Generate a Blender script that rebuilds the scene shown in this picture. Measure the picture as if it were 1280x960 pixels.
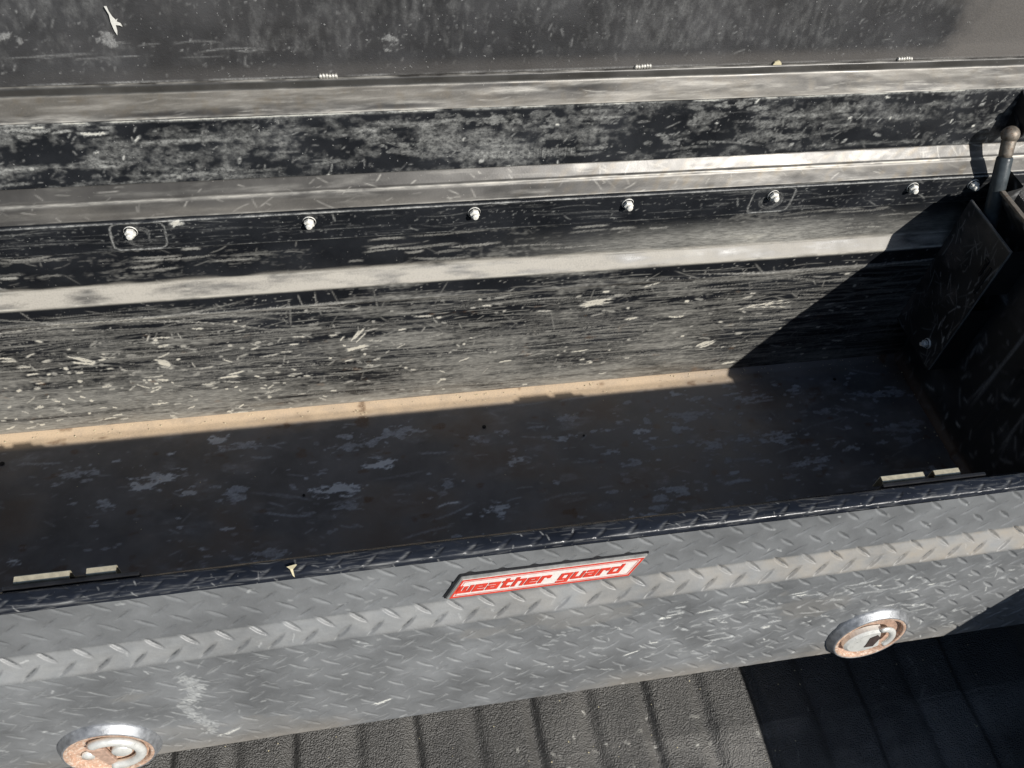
import bpy, bmesh, math, random
import numpy as np
from mathutils import Vector, Matrix

# ------------------------------------------------------------------ scene, camera, light
S = bpy.context.scene
for o in list(bpy.data.objects): bpy.data.objects.remove(o)
GZ = 1.27                                   # height of the front lip above the road
OFF = Vector((0, 0, GZ))
cam = bpy.data.cameras.new('camera'); co = bpy.data.objects.new('camera', cam); S.collection.objects.link(co)
cam.sensor_width = 36; cam.lens = 30.36; cam.clip_start = .01; cam.clip_end = 500
VX = np.array([6540., -587.]); VY = np.array([-302., -1380.]); F_ = math.sqrt(-(VX @ VY))
X_ = np.append(VX, F_); X_ /= np.linalg.norm(X_); Y_ = np.append(VY, F_); Y_ /= np.linalg.norm(Y_)
Z_ = -np.cross(X_, Y_); Z_ = -Z_ if Z_[1] > 0 else Z_
M_ = np.array([X_, Y_, Z_])
right, down, fwd = M_[:, 0], M_[:, 1], M_[:, 2]
R3 = Matrix([[right[i], -down[i], -fwd[i]] for i in range(3)])
co.matrix_world = Matrix.Translation(Vector((0, 0, .72)) + OFF) @ R3.to_4x4()
S.camera = co
S.render.resolution_x = 1024; S.render.resolution_y = 768

SUN = Vector((.696, -1.127, 1.0)).normalized()
w = bpy.data.worlds.new('World'); S.world = w; w.use_nodes = True
nt = w.node_tree; nt.nodes.clear()
sk = nt.nodes.new('ShaderNodeTexSky'); sk.sky_type = 'NISHITA'; sk.sun_disc = False
sk.sun_elevation = math.asin(SUN.z); sk.sun_rotation = math.atan2(SUN.x, SUN.y)
sk.air_density = 1.0; sk.dust_density = .6
bg = nt.nodes.new('ShaderNodeBackground'); bg.inputs[1].default_value = .07
wo = nt.nodes.new('ShaderNodeOutputWorld')
nt.links.new(sk.outputs[0], bg.inputs[0]); nt.links.new(bg.outputs[0], wo.inputs[0])
sl = bpy.data.lights.new('sun', 'SUN'); sl.energy = 4.9; sl.angle = math.radians(.5); sl.color = (1, .965, .915)
so = bpy.data.objects.new('sun', sl); S.collection.objects.link(so)
so.rotation_euler = SUN.to_track_quat('Z', 'Y').to_euler(); so.location = (3, -4, 6)
S.view_settings.view_transform = 'Standard'; S.view_settings.look = 'None'
S.view_settings.exposure = .08; S.view_settings.gamma = 1; S.view_settings.use_curve_mapping = False

# ------------------------------------------------------------------ helpers
C = S.collection
rng = np.random.default_rng(7); random.seed(7)

class T:                                     # tiny node builder
    def __init__(s, name):
        s.m = bpy.data.materials.new(name); s.m.use_nodes = True; s.t = s.m.node_tree; s.t.nodes.clear()
        s.out = s.n('ShaderNodeOutputMaterial'); s.p = s.n('ShaderNodeBsdfPrincipled'); s.l(s.p.outputs[0], s.out.inputs[0])
    def n(s, k, **kw):
        x = s.t.nodes.new(k)
        for a, b in kw.items(): setattr(x, a, b)
        return x
    def l(s, a, b): s.t.links.new(a, b)
    def val(s, inp, v):
        if isinstance(v, bpy.types.NodeSocket): s.l(v, inp)
        elif isinstance(v, tuple): inp.default_value = (*v, 1) if len(v) == 3 else v
        else: inp.default_value = v
    def noise(s, sc, det=3, rough=.6, scale=None, dist=0.):
        tc = s.n('ShaderNodeTexCoord'); mp = s.n('ShaderNodeMapping'); s.l(tc.outputs['Object'], mp.inputs[0])
        if scale: mp.inputs['Scale'].default_value = scale
        x = s.n('ShaderNodeTexNoise'); x.inputs['Scale'].default_value = sc; x.inputs['Detail'].default_value = det
        x.inputs['Roughness'].default_value = rough; x.inputs['Distortion'].default_value = dist
        s.l(mp.outputs[0], x.inputs['Vector']); return x.outputs[0]
    def vor(s, sc, feature='F1'):
        tc = s.n('ShaderNodeTexCoord'); x = s.n('ShaderNodeTexVoronoi', feature=feature); x.inputs['Scale'].default_value = sc
        s.l(tc.outputs['Object'], x.inputs['Vector']); return x.outputs['Distance']
    def ramp(s, v, a, b, lo=0., hi=1.):
        x = s.n('ShaderNodeMapRange'); s.val(x.inputs[0], v); x.inputs[1].default_value = a; x.inputs[2].default_value = b
        x.inputs[3].default_value = lo; x.inputs[4].default_value = hi; return x.outputs[0]
    def math(s, op, a, b=0., c=False):
        x = s.n('ShaderNodeMath', operation=op, use_clamp=c); s.val(x.inputs[0], a); s.val(x.inputs[1], b); return x.outputs[0]
    def mix(s, f, a, b):
        x = s.n('ShaderNodeMix', data_type='RGBA'); s.val(x.inputs[0], f); s.val(x.inputs[6], a); s.val(x.inputs[7], b); return x.outputs[2]
    def bump(s, h, st, dist=.001):
        x = s.n('ShaderNodeBump'); x.inputs['Strength'].default_value = st; x.inputs['Distance'].default_value = dist
        s.l(h, x.inputs['Height']); s.l(x.outputs[0], s.p.inputs['Normal'])
    def attr(s):
        a = s.n('ShaderNodeAttribute'); a.attribute_name = 'paint'; q = s.n('ShaderNodeSeparateColor'); s.l(a.outputs['Color'], q.inputs[0])
        return q.outputs[0], q.outputs[1], q.outputs[2]
    def set(s, base=None, rough=None, metal=None, spec=None, coat=None):
        for k, v in (('Base Color', base), ('Roughness', rough), ('Metallic', metal), ('Specular IOR Level', spec), ('Coat Weight', coat)):
            if v is not None: s.val(s.p.inputs[k], v)
        return s.m

def worn(name, base, pale, dust, rust, r0=.32, r1=.62, metal=0., grain=.5, fine=(75, 420, 420), bump=.25, spec=.5, speck=.5):
    t = T(name); R, G, B = t.attr()
    f = t.noise(1, 5, .7, scale=fine); g = t.noise(420, 3, .7); sp = t.noise(260, 2, .5); cl = t.noise(14, 4, .6)
    k = t.ramp(f, .35, .68, 1 - grain, 1 + grain)
    wr = t.math('MULTIPLY', R, k, True)
    s2 = t.math('MULTIPLY', t.ramp(sp, .70, .76), speck, True)
    wr = t.math('MAXIMUM', wr, s2)
    b = t.mix(t.ramp(cl, .35, .7), base, tuple(c * 1.7 + .004 for c in base))
    c = t.mix(wr, b, pale)
    c = t.mix(t.ramp(R, .74, 1.), c, tuple(min(.75, q * w_) for q, w_ in zip(pale, (1.75, 1.70, 1.58))))
    dg = t.math('MULTIPLY', G, t.ramp(g, .3, .7, .8, 1.15), True)
    c = t.mix(dg, c, dust)
    c = t.mix(t.math('MULTIPLY', B, t.ramp(g, .3, .65, .5, 1.2), True), c, rust)
    ro = t.math('ADD', t.ramp(t.math('MAXIMUM', wr, dg), 0, 1, r0, r1), t.ramp(cl, .3, .7, -.06, .08), True)
    t.bump(t.math('ADD', g, t.math('MULTIPLY', wr, 1.2)), bump, .0006)
    return t.set(c, ro, metal, spec)

def plain(name, base, rough, metal=0., var=.25, sc=60, bump=.15, spec=.5, coat=None, rust=None):
    t = T(name); n = t.noise(sc, 5, .65); g = t.noise(sc * 9, 3, .6)
    c = t.mix(t.ramp(n, .3, .7), tuple(x * (1 - var) for x in base), tuple(min(1, x * (1 + var)) for x in base))
    if rust: c = t.mix(t.ramp(t.noise(sc * 1.7, 5, .7), rust[1], rust[1] + .12), c, rust[0])
    t.bump(g, bump, .0005)
    return t.set(c, t.ramp(n, .3, .7, rough * .8, min(1, rough * 1.25)), metal, spec, coat)

MAT = dict(
    wall=worn('scraped_black_paint', (.009, .010, .012), (.36, .35, .315), (.365, .34, .292), (.23, .12, .05), grain=.45),
    floor=worn('worn_floor_paint', (.092, .088, .087), (.42, .44, .47), (.50, .38, .255), (.10, .05, .022), r0=.42, r1=.8, fine=(160, 240, 240), grain=.5, speck=.25),
    skirt=worn('smudged_skirt_paint', (.009, .010, .012), (.33, .33, .31), (.35, .33, .3), (.2, .1, .05), grain=.8, fine=(170, 240, 240), bump=.3, speck=.7),
    ledge=worn('dusty_ledge_metal', (.036, .034, .031), (.36, .345, .31), (.17, .155, .13), (.12, .09, .05), r0=.34, r1=.52, metal=.22, fine=(40, 300, 300), grain=.5, bump=.10, speck=.3),
    lid=worn('lid_inner_paint', (.029, .029, .030), (.27, .27, .262), (.115, .105, .095), (.12, .08, .05), r0=.38, r1=.62, grain=.6, fine=(330, 240, 240), bump=.6, speck=.7),
    face=worn('oxidised_tread_paint', (.130, .134, .136), (.42, .43, .42), (.30, .265, .215), (.045, .048, .05), r0=.43, r1=.6, grain=.4, fine=(80, 200, 200), bump=.35, speck=.10),
    lip=worn('glossy_lip_paint', (.010, .012, .017), (.30, .30, .29), (.3, .27, .23), (.1, .1, .1), r0=.24, r1=.5, grain=.8, fine=(40, 700, 700), bump=.15, spec=.32, speck=.3),
    shade=worn('end_panel_paint', (.016, .016, .016), (.24, .24, .235), (.10, .085, .07), (.11, .05, .025), r0=.38, r1=.6),
    black=plain('black_painted_steel', (.012, .012, .013), .38, 0, .5, 40, .2),
    edge=plain('bare_steel_edge', (.42, .41, .38), .42, .5),
    chrome=plain('weathered_chrome', (.36, .37, .38), .42, .6, .3, 160, .5, rust=((.30, .22, .16), .66)),
    nut=plain('galvanised_nut', (.78, .76, .69), .42, .15, .25, 300, .5),
    strut=plain('strut_cylinder_paint', (.055, .065, .070), .36, .1, .4, 60, .3),
    joint=plain('strut_joint_metal', (.22, .19, .155), .5, .5, .3, 150, .4, rust=((.16, .08, .04), .55)),
    tab=plain('yellow_zinc_plate', (.70, .62, .44), .36, .55, .25, 120, .3),
    rust=plain('rusted_lock_dish', (.52, .34, .24), .6, .1, .3, 200, .5, rust=((.68, .58, .48), .5)),
    handle=plain('pale_cast_handle', (.80, .80, .75), .32, .35, .12, 150, .3, rust=((.5, .34, .2), .66)),
    flap=plain('rusty_lock_flap', (.48, .33, .25), .6, .1, .3, 240, .5),
    slot=plain('dark_keyway', (.05, .035, .03), .7, 0, .3, 200, .3),
    white=plain('badge_white', (.72, .66, .61), .4, 0, .14, 260, .1, rust=((.55, .44, .38), .66)),
    red=plain('badge_red', (.60, .050, .028), .45, 0, .25, 200, .05),
    rim=plain('badge_rim', (.02, .02, .022), .3, 0, .3, 200, .1),
    hole_dark=plain('hole_black', (.004, .004, .004), .9, 0, .2),
    weld=plain('weld_metal', (.55, .53, .48), .4, .6, .3, 500, .6),
    bird=plain('chalky_dropping', (.66, .65, .60), .8, 0, .15, 300, .4),
    leaf=plain('dry_scrap', (.62, .55, .36), .8, 0, .15, 300, .4),
    truck=plain('truck_paint', (.05, .055, .06), .3, .2, .1, 20, .05, coat=.6),
)
# bed liner: pebbled spray coating
t = T('pebbled_bed_liner'); R, G, B = t.attr()
v = t.vor(600, 'SMOOTH_F1'); n1 = t.noise(300, 3, .6); big = t.noise(9, 4, .6)
h = t.math('ADD', t.ramp(v, .0, .75, 1, 0), t.math('MULTIPLY', n1, .9))
c = t.mix(t.ramp(big, .35, .65), (.080, .078, .074), (.120, .116, .108))
c = t.mix(t.math('MULTIPLY', G, t.ramp(h, .6, 1.4, .55, 1.25), True), c, (.24, .232, .215))
c = t.mix(R, c, (.45, .44, .40))
t.bump(h, 1.0, .0020); t.set(c, t.ramp(big, .3, .7, .42, .55), 0, .45)
MAT['liner'] = t.m

def link(o, parent=None, root=None):
    C.objects.link(o)
    if parent: o.parent = parent
    return o
def thing(name, label, cat, loc):
    o = bpy.data.objects.new(name, None); C.objects.link(o); o.location = Vector(loc) + OFF
    o.empty_display_size = .1; o['label'] = label; o['category'] = cat; return o
ROOTLOC = {}
def base_of(parent):
    p = parent; v = Vector((0, 0, 0))
    while p: v = v + p.location; p = p.parent
    return v - OFF if parent else Vector((0, 0, 0)) - OFF

def mesh_obj(name, verts, faces, mat, parent=None, smooth=False, label=None):
    b = base_of(parent)
    me = bpy.data.meshes.new(name); me.from_pydata([tuple(Vector(v) - b) for v in verts], [], faces); me.update()
    if smooth: me.polygons.foreach_set('use_smooth', [True] * len(me.polygons))
    me.materials.append(MAT[mat]); o = link(bpy.data.objects.new(name, me), parent)
    if label: o['label'] = label
    return o

def bm_obj(name, bm, mat, parent=None, smooth=False, label=None, bevel=0.):
    b = base_of(parent); bmesh.ops.translate(bm, verts=bm.verts, vec=-b)
    if bevel:
        es = [e for e in bm.edges if len(e.link_faces) == 2 and e.calc_face_angle(0) > .6]
        bmesh.ops.bevel(bm, geom=es, offset=bevel, segments=2, affect='EDGES', profile=.6)
    bmesh.ops.recalc_face_normals(bm, faces=bm.faces)
    me = bpy.data.meshes.new(name); bm.to_mesh(me); bm.free(); me.materials.append(MAT[mat])
    if smooth: me.polygons.foreach_set('use_smooth', [True] * len(me.polygons))
    if smooth and bevel: pass
    o = link(bpy.data.objects.new(name, me), parent)
    if label: o['label'] = label
    return o

def box_bm(x0, x1, y0, y1, z0, z1, bm=None):
    bm = bm or bmesh.new()
    r = bmesh.ops.create_cube(bm, size=1)
    for v in r['verts']:
        v.co = Vector(((x0 + x1) / 2 + v.co.x * (x1 - x0), (y0 + y1) / 2 + v.co.y * (y1 - y0), (z0 + z1) / 2 + v.co.z * (z1 - z0)))
    return bm
def lathe_bm(prof, seg, frame, bm=None):     # prof: (radius, height along axis); frame: 4x4
    bm = bm or bmesh.new(); rings = []
    for r, h in prof:
        if r < 1e-6: rings.append([bm.verts.new(frame @ Vector((0, 0, h)))])
        else: rings.append([bm.verts.new(frame @ Vector((r * math.cos(2 * math.pi * k / seg), r * math.sin(2 * math.pi * k / seg), h))) for k in range(seg)])
    for a, b in zip(rings, rings[1:]):
        for k in range(seg):
            q = [a[k % len(a)], a[(k + 1) % len(a)], b[(k + 1) % len(b)], b[k % len(b)]]
            q = list(dict.fromkeys(q))
            if len(q) > 2: bm.faces.new(q)
    return bm
def tube_bm(pts, rad, seg=10, bm=None, flat=1.0, up=None):
    bm = bm or bmesh.new(); rings = []; pts = [Vector(p) for p in pts]
    for i, p in enumerate(pts):
        d = (pts[min(i + 1, len(pts) - 1)] - pts[max(i - 1, 0)]).normalized()
        a = (up or Vector((0, 0, 1)));
        if abs(a.dot(d)) > .95: a = Vector((1, 0, 0))
        e = d.cross(a).normalized(); g = e.cross(d)
        r = rad[i] if isinstance(rad, (list, tuple)) else rad
        rings.append([bm.verts.new(p + e * r * math.cos(2 * math.pi * k / seg) + g * r * flat * math.sin(2 * math.pi * k / seg)) for k in range(seg)])
    for a, b in zip(rings, rings[1:]):
        for k in range(seg): bm.faces.new((a[k], a[(k + 1) % seg], b[(k + 1) % seg], b[k]))
    bm.faces.new(rings[0]); bm.faces.new(rings[-1][::-1]); return bm

# ---- dense sheets with painted wear and some painted light
def grid_axis(segs):                          # [(start, end, step), ...]
    out = [segs[0][0]]
    for a, b, st in segs:
        n = max(1, round((b - a) / st)); out += list(np.linspace(a, b, n + 1)[1:])
    return np.array(out)
def path_samples(pts, step, rad=.002):        # round the corners of a YZ polyline and resample it
    P = [np.array(p, float) for p in pts]; Q = [P[0]]
    for a, b, c in zip(P, P[1:], P[2:]):
        r1 = min(rad, np.linalg.norm(b - a) * .45, np.linalg.norm(c - b) * .45)
        p1 = b + (a - b) / np.linalg.norm(a - b) * r1; p2 = b + (c - b) / np.linalg.norm(c - b) * r1
        for k in np.linspace(0, 1, 5): Q.append((1 - k) ** 2 * p1 + 2 * k * (1 - k) * b + k * k * p2)
    Q.append(P[-1]); Q = np.array(Q); L = np.r_[0, np.cumsum(np.linalg.norm(np.diff(Q, axis=0), axis=1))]
    if np.isscalar(step): s = np.linspace(0, L[-1], int(L[-1] / step) + 1)
    else: s = grid_axis(step); s = s[s <= L[-1] + 1e-9]
    yz = np.c_[np.interp(s, L, Q[:, 0]), np.interp(s, L, Q[:, 1])]
    t = np.gradient(yz, axis=0); t /= np.linalg.norm(t, axis=1)[:, None] + 1e-12
    return s, yz, t
def upmat(n, m, coord):                       # smooth interpolation matrix
    x = coord * (m - 1); i = np.clip(np.floor(x).astype(int), 0, m - 2); f = x - i; f = f * f * (3 - 2 * f)
    W = np.zeros((n, m), np.float32); W[np.arange(n), i] = 1 - f; W[np.arange(n), i + 1] += f; return W
class Canvas:
    def __init__(s, us, ss):
        s.u, s.s = us, ss; s.nu, s.ns = len(us), len(ss); s.L = us[-1] - us[0]; s.Hh = ss[-1] - ss[0]
        s.R = np.zeros((s.ns, s.nu), np.float32); s.G = s.R.copy(); s.B = s.R.copy()
        s.U, s.V = np.meshgrid(us, ss)
    def noise(s, lu, ls, octs=4, gain=.55):   # feature size in metres
        out = 0; amp = 1; tot = 0
        for o in range(octs):
            mu = max(2, int(s.L / lu * 2 ** o) + 2); ms = max(2, int(s.Hh / ls * 2 ** o) + 2)
            g = rng.random((ms, mu), dtype=np.float32)
            n = upmat(s.ns, ms, (s.s - s.s[0]) / s.Hh) @ g @ upmat(s.nu, mu, (s.u - s.u[0]) / s.L).T
            out = out + amp * n; tot += amp; amp *= gain
            if mu > s.nu and ms > s.ns: break
        return out / tot
    def splat(s, u, v, a, ch='R'):
        A = getattr(s, ch); iu = np.interp(u, s.u, np.arange(s.nu)); iv = np.interp(v, s.s, np.arange(s.ns))
        ok = (u > s.u[0]) & (u < s.u[-1]) & (v > s.s[0]) & (v < s.s[-1]); iu, iv, a = iu[ok], iv[ok], a[ok]
        i0 = np.clip(iu.astype(int), 0, s.nu - 2); j0 = np.clip(iv.astype(int), 0, s.ns - 2); fu = iu - i0; fv = iv - j0
        for di, dj, wt in ((0, 0, (1 - fu) * (1 - fv)), (1, 0, fu * (1 - fv)), (0, 1, (1 - fu) * fv), (1, 1, fu * fv)):
            np.maximum.at(A, (j0 + dj, i0 + di), (a * np.minimum(1, wt * 1.5)).astype(np.float32))
    def strokes(s, n, ur, vr, ln, ang, amp, width=0., ch='R', curve=.15, K=60, pu=None, broken=.0):
        u0 = rng.uniform(*ur, n) if pu is None else pu[0]; v0 = rng.uniform(*vr, n) if pu is None else pu[1]
        l = ln[0] * (ln[1] / ln[0]) ** rng.random(n) ; a = ang[0] + ang[1] * rng.standard_normal(n)
        am = rng.uniform(amp[0], amp[1], n); cv = rng.normal(0, curve, n); w_ = width * rng.random(n) ** 2
        t = np.linspace(-.5, .5, K)[None]; th = a[:, None] + cv[:, None] * t
        u = u0[:, None] + l[:, None] * t * np.cos(th); v = v0[:, None] + l[:, None] * t * np.sin(th)
        tp = np.clip((1 - np.abs(2 * t)) * 3, 0, 1) * am[:, None]
        if broken: tp = tp * (rng.random((n, K)) > broken)
        nw = max(1, int(width / .0008))
        for k in range(nw + 1):
            off = (k / max(1, nw) - .5) * w_[:, None] * np.clip((1 - (2 * t) ** 2), 0, 1) if width else 0
            jit = rng.normal(0, .0006, u.shape) if width else 0
            s.splat((u - off * np.sin(th)).ravel(), (v + off * np.cos(th) + jit).ravel(), tp.ravel() + 0 * u.ravel(), ch)
            if not width: break
    def blobs(s, n, ur, vr, rad, amp, ch='R', asp=3., pu=None):
        for i in range(n):
            u0, v0 = (rng.uniform(*ur), rng.uniform(*vr)) if pu is None else pu[i]
            r = rad[0] * (rad[1] / rad[0]) ** rng.random(); am = rng.uniform(*amp); a = asp * rng.uniform(.5, 1.3)
            i0, i1 = np.searchsorted(s.u, [u0 - r * a * 1.6, u0 + r * a * 1.6]); j0, j1 = np.searchsorted(s.s, [v0 - r * 1.6, v0 + r * 1.6])
            if i1 - i0 < 2 or j1 - j0 < 2: continue
            du = (s.U[j0:j1, i0:i1] - u0) / (r * a); dv = (s.V[j0:j1, i0:i1] - v0) / r
            sub = s.ragged[j0:j1, i0:i1]
            d = np.sqrt(du ** 2 + dv ** 2) + (sub - .5) * 3.2
            A = getattr(s, ch); A[j0:j1, i0:i1] = np.maximum(A[j0:j1, i0:i1], am * np.clip((.75 - d) * 4, 0, 1))
def sheet(name, us, ss, yz, tan, disp, cv, mat, parent, keep=None, flip=False, label=None, xs=None, P=None):
    nu, ns = len(us), len(ss)
    if P is None:
        nrm = np.c_[-tan[:, 1], tan[:, 0]]     # left of travel in YZ
        P = np.empty((ns, nu, 3), np.float32); P[..., 0] = us[None] if xs is None else xs
        P[..., 1] = yz[:, 0:1] + nrm[:, 0:1] * disp; P[..., 2] = yz[:, 1:2] + nrm[:, 1:2] * disp
    b = base_of(parent); P = P - np.array(b, np.float32)
    idx = np.arange(ns * nu).reshape(ns, nu)
    q = np.stack([idx[:-1, :-1], idx[:-1, 1:], idx[1:, 1:], idx[1:, :-1]], -1).reshape(-1, 4)
    if flip: q = q[:, ::-1]
    if keep is not None: q = q[keep[:-1, :-1].ravel()]
    me = bpy.data.meshes.new(name); me.vertices.add(ns * nu); me.vertices.foreach_set('co', P.astype(np.float32).ravel())
    me.loops.add(q.size); me.loops.foreach_set('vertex_index', q.ravel().astype(np.int32))
    me.polygons.add(len(q)); me.polygons.foreach_set('loop_start', np.arange(0, q.size, 4, dtype=np.int32))
    me.polygons.foreach_set('use_smooth', np.ones(len(q), bool)); me.update(calc_edges=True)
    at = me.color_attributes.new('paint', 'FLOAT_COLOR', 'POINT')
    col = np.ones((ns * nu, 4), np.float32)
    for k, ch in enumerate((cv.R, cv.G, cv.B)): col[:, k] = np.clip(ch, 0, 1).ravel()
    at.data.foreach_set('color', col.ravel()); me.materials.append(MAT[mat])
    o = link(bpy.data.objects.new(name, me), parent)
    if label: o['label'] = label
    return o
sst = lambda x, a, b: (lambda q: q * q * (3 - 2 * q))(np.clip((x - a) / (b - a), 0, 1))
def edge_line(cv, s0, w_, amp, lo=.5, ch='R'):
    n = cv.noise(.03, .01, 4); A = getattr(cv, ch)
    A[:] = np.maximum(A, np.exp(-((cv.V - s0) / w_) ** 2) * amp * np.clip(lo + (n - .5) * 3, 0, 1))

# ------------------------------------------------------------------ road and truck bed
road = bmesh.new(); bmesh.ops.create_grid(road, x_segments=4, y_segments=4, size=150)
MAT['asphalt'] = plain('asphalt', (.05, .05, .05), .9, 0, .3, 3, .6)
MAT_road = bm_obj('ground', road, 'asphalt'); MAT_road.location.z = 0
for v_ in MAT_road.data.vertices: v_.co.z = 0
MAT_road['kind'] = 'structure'

XL, XR = -.70, .93                            # inside ends of the box
bed = thing('truck_bed', 'black pebbled truck bed floor with lengthwise grooves below the toolbox', 'truck bed', (.1, 0, -.60))
us = grid_axis([(-.80, -.48, .01), (-.48, .92, .0014), (.92, .95, .01)])
ys = grid_axis([(-1.25, .10, .02), (.10, .44, .0016), (.44, 1.05, .02)])
cv = Canvas(us, ys)
gr = 0
for k, gx in enumerate([-.56, -.475, -.392, -.308, -.225, -.149, -.063, .018, .102, .185, .265, .350, .431, .515, .60, .68, .76, .84]):
    d = .0105 if k % 2 else .0080; wd = .0088 if k % 2 else .0120
    wob = .0010 * np.sin(cv.V * 40 + k)
    gr = gr - d * np.exp(-(np.abs(cv.U - gx - wob) / wd) ** 2.2)
disp = gr + (cv.noise(.2, .2, 3) - .5) * .004 + (cv.noise(.005, .005, 2) - .5) * .0012
n = cv.noise(.08, .06, 5)
cv.G = (sst(cv.V + (n - .5) * .03, .318, .306) * np.clip((n - .30) * 3, 0, .8) * sst(cv.U, .16, .34)) .astype(np.float32)
cv.G = np.maximum(cv.G, np.exp(-((cv.V - .3115 - .0 * cv.U) / .0022) ** 2) * .9 * np.clip((n - .38) * 5, 0, 1) * sst(cv.U, .2, .25))
cv.G = np.maximum(cv.G, .25 * np.clip((cv.noise(.12, .12, 4) - .5) * 4, 0, 1))
cv.strokes(26, (.12, .5), (.2, .37), (.004, .016), (2.2, .8), (.4, .9), .002, K=30)
cv.strokes(20, (.5, .85), (.2, .4), (.004, .03), (1.6, .5), (.15, .4), .001, K=30)
P = np.empty((len(ys), len(us), 3), np.float32); P[..., 0] = cv.U; P[..., 1] = cv.V; P[..., 2] = -.52 + disp
sheet('bed_floor', us, ys, None, None, None, cv, 'liner', bed, P=P)
for x0, x1, xi in ((.95, .985, .864), (-.835, -.80, -.72)):
    bm_obj('side_panel', box_bm(x0, x1, -1.25, 1.05, -.56, -.03), 'liner', bed, bevel=.004)
    a, b = sorted((xi, x1 if xi > 0 else x0))
    bm_obj('rail_cap', box_bm(a, b, -1.25, .300, -.022, .0), 'black', bed, bevel=.006)
bm_obj('front_bulkhead', box_bm(-.80, .95, 1.055, 1.085, -.56, .0), 'liner', bed, bevel=.004)
bm_obj('tailgate', box_bm(-.80, .95, -1.30, -1.26, -.56, .0), 'truck', bed, bevel=.008)

# ------------------------------------------------------------------ the toolbox
tb = thing('truck_toolbox', 'long open black steel truck toolbox with grey tread plate front, scraped inside', 'toolbox', (.115, .62, -.415))

# --- back wall, floor to top, ledge half way
s, yz, tn = path_samples([(.861, -.400), (.861, -.135), (.877, -.119), (.877, -.010)], .0013, .004)
us = grid_axis([(XL, -.57, .01), (-.57, XR, .0015)]); cv = Canvas(us, s); cv.ragged = cv.noise(.010, .006, 4)
U, V = cv.U, cv.V
sl0, sl1 = .264, .287                          # ledge in arc length
low = V < sl0
st = cv.noise(.16, .012, 5, .62); pat = cv.noise(.16, .07, 4); fine = cv.noise(.03, .0028, 2)
den = np.interp(V, [0, .05, .12, .20, .232, .240, .262], [1.05, .98, .66, .52, .36, .06, .02])
den = den * np.interp(U, [-.5, -.3, 0, .4, .55, .95], [.95, 1.0, 1.05, .85, .62, .5])
fi2 = cv.noise(.006, .004, 2)
haze = np.clip((st - .5) * 2.3 + (pat - .5) * 2.6 + (fine - .5) * 1.0 + (fi2 - .5) * .8 + den * 1.1 - .42, 0, 1) * .56
up = np.clip((st - .60) * 3 + (pat - .52) * 2.6 + (fine - .5) * .7 + (fi2 - .5) * 1.6, 0, 1) * .34
cv.R = np.where(low, haze, up).astype(np.float32)
# rubbed haze just above the ledge on the right
cv.R = np.maximum(cv.R, (sst(V, .345, .30) * sst(U, .15, .55) * (V > sl1) * np.clip(pat * 1.3, 0, .8)))
cv.strokes(900, (-.57, .9), (.0, .25), (.02, .22), (0, .035), (.15, .55), 0)
cv.strokes(260, (-.57, .9), (.0, .24), (.05, .5), (0, .02), (.25, .6), .0016, K=240, broken=.15)
cv.strokes(230, (-.57, .85), (.0, .23), (.004, .035), (.03, .16), (.55, 1.0), .0038, K=50, broken=.15)
cv.strokes(130, (-.57, -.1), (.0, .18), (.004, .03), (.03, .3), (.7, 1.0), .0045, K=50, broken=.15)
cv.strokes(1500, (-.57, .9), (.0, .26), (.001, .004), (.2, .8), (.2, .8), 0, K=6)
cv.strokes(120, (-.57, .2), (.02, .20), (.004, .02), (0, .9), (.5, 1.0), .0028, K=30)
cv.strokes(260, (-.57, .9), (.0, .25), (.01, .06), (0, .8), (.15, .5), 0)
cv.strokes(70, (-.57, .85), (.295, .345), (.02, .13), (.02, .03), (.2, .7), .0022, K=140, broken=.25)
cv.strokes(120, (-.57, .9), (.285, .40), (.008, .03), (0, .9), (.08, .35), 0)
for u0, z0, l, a, wd in ((.345, -.200, .045, .05, .006), (.338, -.208, .04, .0, .004), (.632, -.237, .09, .06, .004), (.547, -.322, .03, .5, .005),
                         (-.009, -.235, .03, .9, .005), (-.01, -.262, .035, .3, .006), (-.395, -.241, .03, -.5, .006), (-.287, -.262, .02, -.4, .007), (-.20, -.30, .03, .2, .004)):
    cv.strokes(3, None, None, (l, l * 1.2), (a, .12), (.9, 1.0), wd, pu=(np.full(3, u0) + rng.normal(0, .004, 3), np.full(3, z0 + .4) + rng.normal(0, .003, 3)))
cv.strokes(80, (-.57, .9), (.0, .24), (.03, .13), (.0, .35), (.12, .42), .0012, K=110)
cv.strokes(4, None, None, (.05, .09), (1.55, .05), (.3, .5), .001, pu=(np.array([-.062, -.10, .02, .335]), np.array([.235, .22, .23, .2])))
for z0, am in ((.2335, .85), (.098, .4), (.15, .35), (.045, .5)): cv.strokes(14, None, None, (.2, .6), (0, .006), (am * .4, am), .002, K=300, pu=(rng.uniform(-.55, .85, 14), np.full(14, z0) + rng.normal(0, .0018, 14)))
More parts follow.
